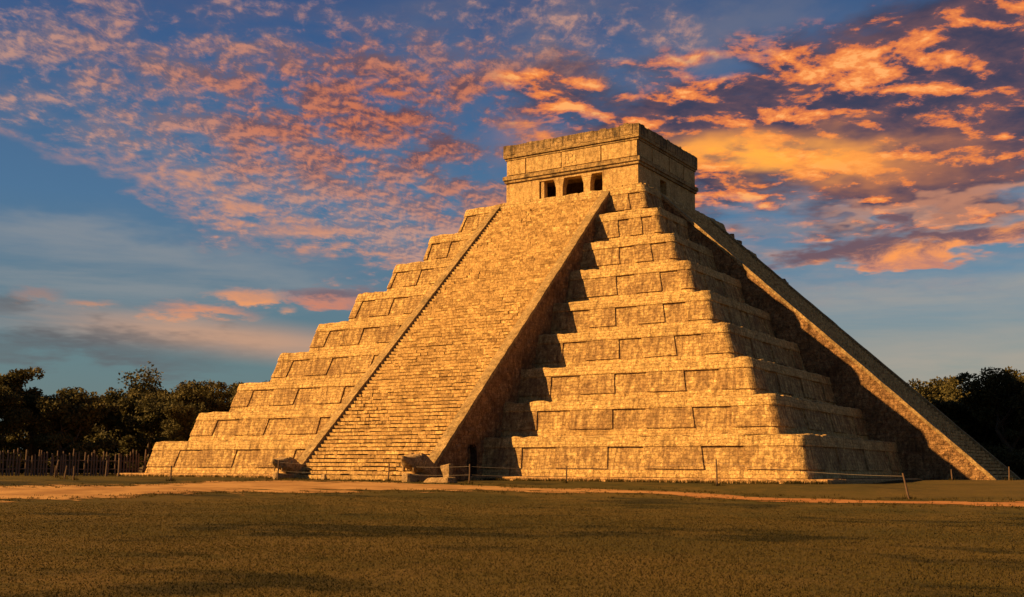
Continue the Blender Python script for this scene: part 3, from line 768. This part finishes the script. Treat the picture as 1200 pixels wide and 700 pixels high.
chunk('small_rock', [(-.25, -.2, 0), (.25, -.2, 0), (.25, .2, 0), (-.25, .2, 0), (-.15, -.12, .35), (.12, -.1, .45), (.12, .12, .4), (-.15, .12, .33)], (-1.6, -34.6, -.33), 'small pale rock at the foot of the front steps', 'rock', 2)

# ------------------------------------------------------------------ ground
def ground():
    rs = list(np.arange(0, 14, 1.2)) + list(np.arange(14, 90, 1.0)) + [95, 105, 120, 145, 180, 240, 350, 600, 1100, 2200, 4500]
    NA = 360; V = [(CAM.x, CAM.y, gz(CAM.x, CAM.y))]; Fa = []
    for r in rs[1:]:
        for k in range(NA):
            x, y = CAM.x + r*math.cos(2*PI*k/NA), CAM.y + r*math.sin(2*PI*k/NA); V.append((x, y, gz(x, y)))
    for k in range(NA): Fa.append((0, 1+k, 1+(k+1) % NA))
    for i in range(len(rs)-2):
        for k in range(NA):
            a_, b_ = 1+i*NA+k, 1+i*NA+(k+1) % NA; Fa.append((a_, a_+NA, b_+NA, b_))
    o = mesh('ground', V, Fa, M_ground, smooth=True); tag(o, kind='structure')
    return o
ground()
far = [(-4.72,-61.13),(-4.37,-57.74),(-3.16,-55.90),(-1.12,-51.63),(-1.01,-48.52),(-1.68,-43.76),(-0.09,-39.23),(4.66,-37.0),(11.00,-36.0),(14.17,-37.13),(18.92,-36.27),(23.78,-36.35),(28.62,-37.58),(34.53,-37.96),(39.28,-35.09),(42.51,-34.42),(60,-28),(90,-18)]
near = [(5.14,-66.31),(5.02,-61.20),(6.58,-57.53),(6.29,-51.10),(9.67,-49.49),(11.52,-44.81),(16.80,-41.30),(20.90,-40.01),(25.47,-40.22),(29.88,-41.18),(35.34,-41.43),(40.04,-40.91),(43.02,-41.72),(61,-34),(91,-24)]
far = [(-22, -84), (-12, -70)] + far; near = [(-10, -92), (-1, -77)] + near
def resample(pl, n):
    d_ = [0]
    for p, q in zip(pl, pl[1:]): d_.append(d_[-1]+math.dist(p, q))
    out = []
    for i in range(n):
        t = d_[-1]*i/(n-1); k = 0
        while k < len(d_)-2 and d_[k+1] < t: k += 1
        f = (t-d_[k])/(d_[k+1]-d_[k]); out.append((pl[k][0]*(1-f)+pl[k+1][0]*f, pl[k][1]*(1-f)+pl[k+1][1]*f))
    return out
A_, B_ = resample(far, 260), resample(near, 260)
NW = 24; V = []; ed = []
for (p, q) in zip(A_, B_):
    for j in range(NW+1):
        t = -0.35 + 1.7*j/NW; x, y = p[0]*(1-t)+q[0]*t, p[1]*(1-t)+q[1]*t
        V.append((x, y, gz(x, y)+0.02)); ed.append(0.5 - abs(t-0.5)*1.0 if True else 0)
Fa = [(i*(NW+1)+j, i*(NW+1)+j+1, (i+1)*(NW+1)+j+1, (i+1)*(NW+1)+j) for i in range(259) for j in range(NW)]
path = mesh('path', V, Fa, M_path, smooth=True); tag(path, kind='structure')
at = path.data.attributes.new('edge', 'FLOAT', 'POINT'); at.data.foreach_set('value', [e*1.35+.02+.26*(1-sstep(60, 130, i//(NW+1))) for i, e in enumerate(ed)])

# short grass blades (uncountable)
def blades(n=480000):
    rr = 7.0 + 45*np.random.rand(n)**2.3; aa = (np.random.rand(n)-.5)*R_(74)
    ang = PI/2 + YAW - aa
    x = CAM.x + rr*np.cos(ang); y = CAM.y + rr*np.sin(ang)
    keep = np.ones(n, bool); z = np.zeros(n)
    from_path = Vector
    for i in range(n):
        z[i] = gz(x[i], y[i])
        pf = -42.5 if x[i] > 14 else (-66 if x[i] < 6 else -66+(x[i]-6)*2.9)
        if y[i] > pf - random.expovariate(.35): keep[i] = False
        cl = noise.noise(Vector((x[i]*.35, y[i]*.35, 3)))
        if random.random() < .15 - cl*.5: keep[i] = False
    x, y, z, rr = x[keep], y[keep], z[keep], rr[keep]; n = len(x)
    h = (0.010+0.024*np.random.rand(n))*(1+0.4*(np.random.rand(n) > .95)); w = 0.003+0.0006*rr; a = np.random.rand(n)*2*PI
    lean = np.random.randn(n, 2)*0.02
    V = np.zeros((n, 3, 3))
    V[:, 0] = np.stack([x-np.cos(a)*w, y-np.sin(a)*w, z-.005], 1); V[:, 1] = np.stack([x+np.cos(a)*w, y+np.sin(a)*w, z-.005], 1)
    V[:, 2] = np.stack([x+lean[:, 0], y+lean[:, 1], z+h], 1)
    o = npmesh('grass', V.reshape(-1, 3), 3, M_blade); tag(o, 'short dry green grass over the foreground', 'grass', kind='stuff')
blades()
def tufts():
    rnd = random.Random(5); V = []
    spots = []
    for line in (A_, B_):
        for (x, y) in line:
            for _ in range(5): spots.append((x+rnd.gauss(0, .8), y+rnd.gauss(0, .9), .10))
    for i in range(420): spots.append((rnd.uniform(7, 29), -28.95-abs(rnd.gauss(0, .25)), .20))
    for i in range(260): spots.append((rnd.uniform(-29, -6), -28.95-abs(rnd.gauss(0, .25)), .20))
    for i in range(160): spots.append((rnd.uniform(-6.5, 6.5), -34.6-abs(rnd.gauss(0, .2)), .12))
    for (x, y, *r_) in posts_xy: spots += [(x+rnd.gauss(0, .12), y+rnd.gauss(0, .12), .22) for _ in range(6)]
    for (x, y, h) in spots:
        z = gz(x, y)
        for k in range(6):
            a = rnd.uniform(0, 2*PI); w = .022; hh = h*rnd.uniform(.5, 1.25); bx, by = x+rnd.gauss(0, .07), y+rnd.gauss(0, .07)
            V += [(bx-math.cos(a)*w, by-math.sin(a)*w, z-.01), (bx+math.cos(a)*w, by+math.sin(a)*w, z-.01), (bx+rnd.gauss(0, .05), by+rnd.gauss(0, .05), z+hh)]
    o = npmesh('weeds', np.array(V), 3, M_blade); tag(o, 'small weeds along the path edges and the foot of the walls', 'weeds', kind='stuff')

# ------------------------------------------------------------------ fence posts and wires
posts = [  # x, y, height, lean dx, lean dy, label
    (-19.88, -41.04, .80, .05, .0, 'short thin wooden post, farthest left of the three before the palisade'),
    (-10.51, -47.08, .78, .12, .05, 'thin wooden post leaning right, middle of the three before the palisade'),
    (-8.43, -47.97, .80, .0, .0, 'thin upright wooden post, right of the three before the palisade'),
    (-4.2, -44.64, .88, .0, .0, 'dark thin wooden post standing in front of the pyramid\'s left corner'),
    (-3.11, -37.15, 1.23, .02, .0, 'tall thin pale post in front of the left serpent head'),
    (3.87, -34.9, 1.08, .03, .0, 'reddish wooden post in front of the stairs, left of the right serpent head'),
    (10.06, -35.2, 1.12, .0, .0, 'wooden post in front of the dark arched doorway'),
    (14.91, -32.43, .96, .0, .0, 'thin wooden post in front of the lowest terrace, just right of the stairway shadow'),
    (24.02, -32.4, 1.40, .0, .0, 'tall thin post in front of the pyramid\'s near corner'),
    (34.81, -36.47, 1.14, -.28, -.06, 'leaning wooden post right of the pyramid\'s near corner beside the dirt path'),
    (31.98, -11.9, .70, -.02, .0, 'small post in front of the sunlit side wall of the right stairway'),
    (34.9, -8.4, .90, .0, .0, 'small post at the foot of the right stairway')]
posts_xy = [(p[0], p[1]) for p in posts]; tufts()
tops = []
for (x, y, h, lx, ly, lb) in posts:
    z = gz(x, y)
    m_ = MB(); n_ = 6; P_ = []
    for i in range(n_): t = i/(n_-1); P_.append((lx*t + .012*math.sin(t*5+x), ly*t, -.25+(h+.25)*t))
    m_.tube(P_, [.050-.010*i/(n_-1)+.004*math.sin(i*2.3+x) for i in range(n_)], 8)
    o = m_.build('fence_post', M_post); o.location = (x, y, z); tag(o, lb, 'post', 'posts of the rope fence before the pyramid')
    tops.append(Vector((x, y, z)) )
def wire(a, b, h, lab):
    A = Vector(posts[a][:2]).to_3d(); B = Vector(posts[b][:2]).to_3d(); A.z = gz(*posts[a][:2]) + posts[a][2]*h; B.z = gz(*posts[b][:2]) + posts[b][2]*h
    A.x += posts[a][3]*h; B.x += posts[b][3]*h
    m_ = MB(); L_ = (B-A).length
    m_.tube([A.lerp(B, t/12) - Vector((0, 0, .012*L_*4*(t/12)*(1-t/12))) for t in range(13)], .006, 5)
    o = m_.build('fence_wire', M_wire); tag(o, lab, 'wire', 'wires of the fence before the pyramid')
spans = ['from the post at the pyramid\'s left corner to the serpent head', 'between the two serpent heads', 'between the right serpent head and the arched doorway', 'right of the arched doorway', 'before the lowest terrace', 'from the near corner to the leaning post']
for i in range(6):
    wire(i+3, i+4, .88, ('upper thin wire ' if i in (1, 2, 3) else 'single thin wire ') + spans[i])
    if i in (1, 2, 3): wire(i+3, i+4, .45, 'lower thin wire ' + spans[i])

def ray_at(px, dist):
    v = F + R2*((px-600)/FPX) - U2*((555-350-CY)/FPX); v.z = 0
    vh = v/ v.length; k = dist
    return CAM.x+vh.x*k, CAM.y+vh.y*k
# ------------------------------------------------------------------ palisade on the left
pal = empty('palisade_fence', (*ray_at(50, 99), -.3)); tag(pal, 'long rustic fence of upright uneven stakes under the trees on the left', 'fence')
pa, pb_ = Vector((*ray_at(-70, 99), -.3)), Vector((*ray_at(172, 99), -.3)); L_ = (pb_-pa).length; n = 66
for i in range(n):
    p = pa.lerp(pb_, (i+random.uniform(-.25, .25))/n) - pal.location
    if random.random() < .08: continue
    h = random.uniform(1.6, 2.25); m_ = MB(); lx = random.uniform(-.08, .08)
    m_.tube([(0, 0, -.2), (lx*.5, 0, h*.5), (lx, random.uniform(-.04, .04), h)], [.075, .07, .055], 6)
    o = m_.build('stake', M_stake, pal); o.location = p
for hz in (.55, 1.25):
    m_ = MB(); A, B = pa-pal.location, pb_-pal.location
    m_.tube([A.lerp(B, t/40)+Vector((0.05, .09, hz+random.uniform(-.03, .03))) for t in range(41)], .045, 6); m_.build('rail', M_stake, pal)
# three odd props in front of it
for (px_, dd_, h, lx, lb) in ((124, 92, 1.25, .1, 'pale stick propped up before the palisade, leftmost of three'), (139, 92, 1.45, .0, 'upright pale stick before the palisade, middle of three'), (64, 84, 1.2, .35, 'leaning stubby stick before the left part of the palisade')):
    px_, py_ = ray_at(px_, dd_)
    m_ = MB(); m_.tube([(0, 0, -.2), (lx, 0, h)], [.07, .055], 7); o = m_.build('wooden_stick', M_stake); o.location = (px_, py_, -.3); tag(o, lb, 'stick', 'sticks before the palisade')

# ------------------------------------------------------------------ trees
def make_tree(seed, H, Wd, sparse=0.0, leaf=0.22, trunk_h=.22):
    rnd = random.Random(seed); rs = np.random.RandomState(seed)
    m_ = MB(); clumps = []
    def limb(p, d, L_, r, depth):
        pts = [Vector(p)]; rad = [r]; d = Vector(d).normalized(); n_ = 5
        for i in range(n_):
            d = (d + Vector((rnd.uniform(-.25, .25), rnd.uniform(-.25, .25), rnd.uniform(-.05, .22)))).normalized()
            pts.append(pts[-1] + d*L_/n_); rad.append(max(.015, r*(1-.62*(i+1)/n_)))
        m_.tube(pts, rad, 6 if depth < 2 else 4)
        if depth >= 2: clumps.append((pts[-1], L_)); 
        if depth >= 2 and rnd.random() < .6: clumps.append((pts[3], L_*.8))
        if depth < 3:
            for i in range(rnd.choice((3, 4)) if depth else rnd.choice((5, 6, 7))):
                k = rnd.choice((2, 3, 4, 5)) if depth else rnd.choice((2, 3, 4, 5))
                a = rnd.uniform(0, 2*PI); tilt = rnd.uniform(.45, 1.1)
                nd = (d*math.cos(tilt) + Vector((math.cos(a), math.sin(a), .15))*math.sin(tilt)).normalized()
                limb(pts[k], nd, L_*rnd.uniform(.52, .72), rad[k]*.62, depth+1)
    limb((0, 0, -.3), (rnd.uniform(-.1, .1), rnd.uniform(-.1, .1), 1), H*.5, H*.028, 0)
    # low skirt clumps
    for i in range(22):
        a = rnd.uniform(0, 2*PI); clumps.append((Vector((math.cos(a)*H*.24*rnd.uniform(.3, 1.1), math.sin(a)*H*.24*rnd.uniform(.3, 1.1), H*rnd.uniform(.12, .42))), 2.0))
    C_ = np.array([c[0] for c in clumps]); 
    # fit the crown to the wanted height and spread
    mx = C_[:, 2].max(); sz = (H-.5)/mx; sx = Wd*.5/np.percentile(np.hypot(C_[:, 0], C_[:, 1]), 92)
    m_.v = [(v[0]*sx, v[1]*sx, v[2]*sz) for v in m_.v]
    C_ = C_*np.array([sx, sx, sz])
    polys = []
    for c in C_:
        R0 = rs.uniform(.65, 1.35)*H/10; nl = int(rs.uniform(110, 200)*(1-sparse))
        d_ = rs.randn(nl, 3); d_ /= np.linalg.norm(d_, axis=1)[:, None]; rr = R0*rs.rand(nl)**.45
        P_ = c + d_*rr[:, None]*np.array([1, 1, .62])
        s_ = leaf*rs.uniform(.5, 1.2, nl)
        u = rs.randn(nl, 3); u /= np.linalg.norm(u, axis=1)[:, None]; w = np.cross(u, rs.randn(nl, 3)); w /= np.linalg.norm(w, axis=1)[:, None]
        u *= s_[:, None]; w *= (s_*.55)[:, None]
        polys.append(np.stack([P_-u, P_+w, P_+u, P_-w], 1))
    Q = np.concatenate(polys).reshape(-1, 3); Q[:, 2] = np.maximum(Q[:, 2], .05)
    root = empty('tree'); m_.build('trunk', M_bark, root); npmesh('crown', Q, 4, M_leaf, root)
    return root
protos = {'round': make_tree(11, 10, 11), 'tall': make_tree(23, 12.5, 10, .15), 'ragged': make_tree(35, 12, 7, .80, .2), 'broad': make_tree(47, 9, 12)}
used = {}
def put_tree(kind, px, dist, s, lab, grp, rz):
    x, y = ray_at(px, dist); o = protos[kind]
    if used.get(kind): o = copy_tree(o)
    used[kind] = True
    o.location = (x, y, -.3); o.rotation_euler.z = rz; o.scale = (s, s, s); tag(o, lab, 'tree', grp)
GL, GR = 'trees behind the palisade on the left', 'dark trees behind the right stairway'
put_tree('tall', -22, 112, .64, 'dark tree cut off by the left edge of the picture', GL, .3)
put_tree('broad', 40, 118, .93, 'low olive green rounded tree second from the left edge above the palisade', GL, 1.2)
put_tree('round', 82, 113, .86, 'rounded dull green tree above the middle of the palisade', GL, 4.4)
put_tree('round', 122, 126, .98, 'dense tree just left of the tall sparse topped one', GL, 2.2)
put_tree('ragged', 162, 124, .98, 'tall sparse tree with bare twiggy top standing highest in the left wood', GL, .9)
put_tree('broad', 165, 119, .93, 'low leafy tree under the tall sparse one', GL, 3.3)
put_tree('tall', 205, 122, .80, 'broad dark crowned tree between the sparse tree and the pyramid', GL, 2.0)
put_tree('round', 236, 112, .66, 'small dark tree beside the pyramid\'s second terrace on the left', GL, 5.4)
put_tree('round', 262, 130, 1.02, 'tree whose crown shows just above the second terrace on the left', GL, .2)
put_tree('tall', 305, 134, .86, 'tree mostly hidden behind the pyramid\'s left terraces', GL, 4.0)
put_tree('round', 1030, 136, 1.10, 'dark tree mostly hidden by the lower right stairway', GR, 3.6)
put_tree('tall', 1078, 132, .90, 'dark open crowned tree peeping over the right stairway, leftmost in view', GR, 1.0)
put_tree('broad', 1112, 128, 1.02, 'dense dark tree rising behind the foot of the right stairway', GR, .4)
put_tree('round', 1148, 126, 1.02, 'dark rounded tree near the right edge, second from it', GR, 2.7)
put_tree('tall', 1192, 120, .86, 'tallest dark tree at the right edge of the picture', GR, 5.0)
put_tree('broad', 1245, 118, 1.15, 'dark tree running off the right edge of the picture', GR, 2.0)
put_tree('round', 1300, 124, 1.2, 'dark tree standing beyond the right edge tree', GR, 1.0)
put_tree('round', -70, 116, 1.0, 'dark tree standing beyond the left edge tree', GL, 1.0)
# bush at right edge
def bush(px, dist, w, h, lab, n=1500, nm='bush'):
    x, y = ray_at(px, dist); rs = np.random.RandomState(int(px)+9); polys = []
    for c in range(14):
        a = rs.rand()*2*PI; cc = np.array([math.cos(a)*w*.35*rs.rand(), math.sin(a)*w*.35*rs.rand(), h*(.2+.55*rs.rand())]); nl = n//14
        d_ = rs.randn(nl, 3); d_ /= np.linalg.norm(d_, axis=1)[:, None]; P_ = cc + d_*(rs.rand(nl)**.5)[:, None]*np.array([w*.25, w*.25, h*.3])
        u = rs.randn(nl, 3)*.1; w_ = rs.randn(nl, 3)*.06; polys.append(np.stack([P_-u, P_+w_, P_+u, P_-w_], 1))
    Q = np.concatenate(polys).reshape(-1, 3); Q[:, 2] = np.maximum(Q[:, 2], 0); o = npmesh(nm, Q, 4, M_leaf); o.location = (x, y, -.2); tag(o, lab, 'bush')
bush(1203, 104, 3.6, 2.6, 'rounded olive bush at the right edge beyond the stairway foot', 3500)
bush(238, 108, 3.4, 2.5, 'pale green bush against the left end of the second terrace', 2600)
# dark undergrowth that closes the wood (uncountable)
def undergrowth(x0, x1, dist, h, nm_lab, n=26000, seed=3):
    rs = np.random.RandomState(seed); px = rs.uniform(x0, x1, n); dd = dist + rs.uniform(-3, 9, n)
    P_ = np.zeros((n, 3))
    for i in range(n):
        P_[i, 0], P_[i, 1] = ray_at(px[i], dd[i]); P_[i, 2] = -.3 + h*rs.rand()**1.2*(0.75+.5*noise.noise(Vector((px[i]*.03, 0, seed))))
    s_ = rs.uniform(.15, .38, n); u = rs.randn(n, 3); u /= np.linalg.norm(u, axis=1)[:, None]; w = np.cross(u, rs.randn(n, 3)); w /= np.linalg.norm(w, axis=1)[:, None]
    u *= s_[:, None]; w *= (s_*.6)[:, None]; P_[:, 2] = np.maximum(P_[:, 2], .0)
    Q = np.stack([P_-u, P_+w, P_+u, P_-w], 1).reshape(-1, 3); o = npmesh('undergrowth', Q, 4, M_bush); tag(o, nm_lab, 'undergrowth', kind='stuff')
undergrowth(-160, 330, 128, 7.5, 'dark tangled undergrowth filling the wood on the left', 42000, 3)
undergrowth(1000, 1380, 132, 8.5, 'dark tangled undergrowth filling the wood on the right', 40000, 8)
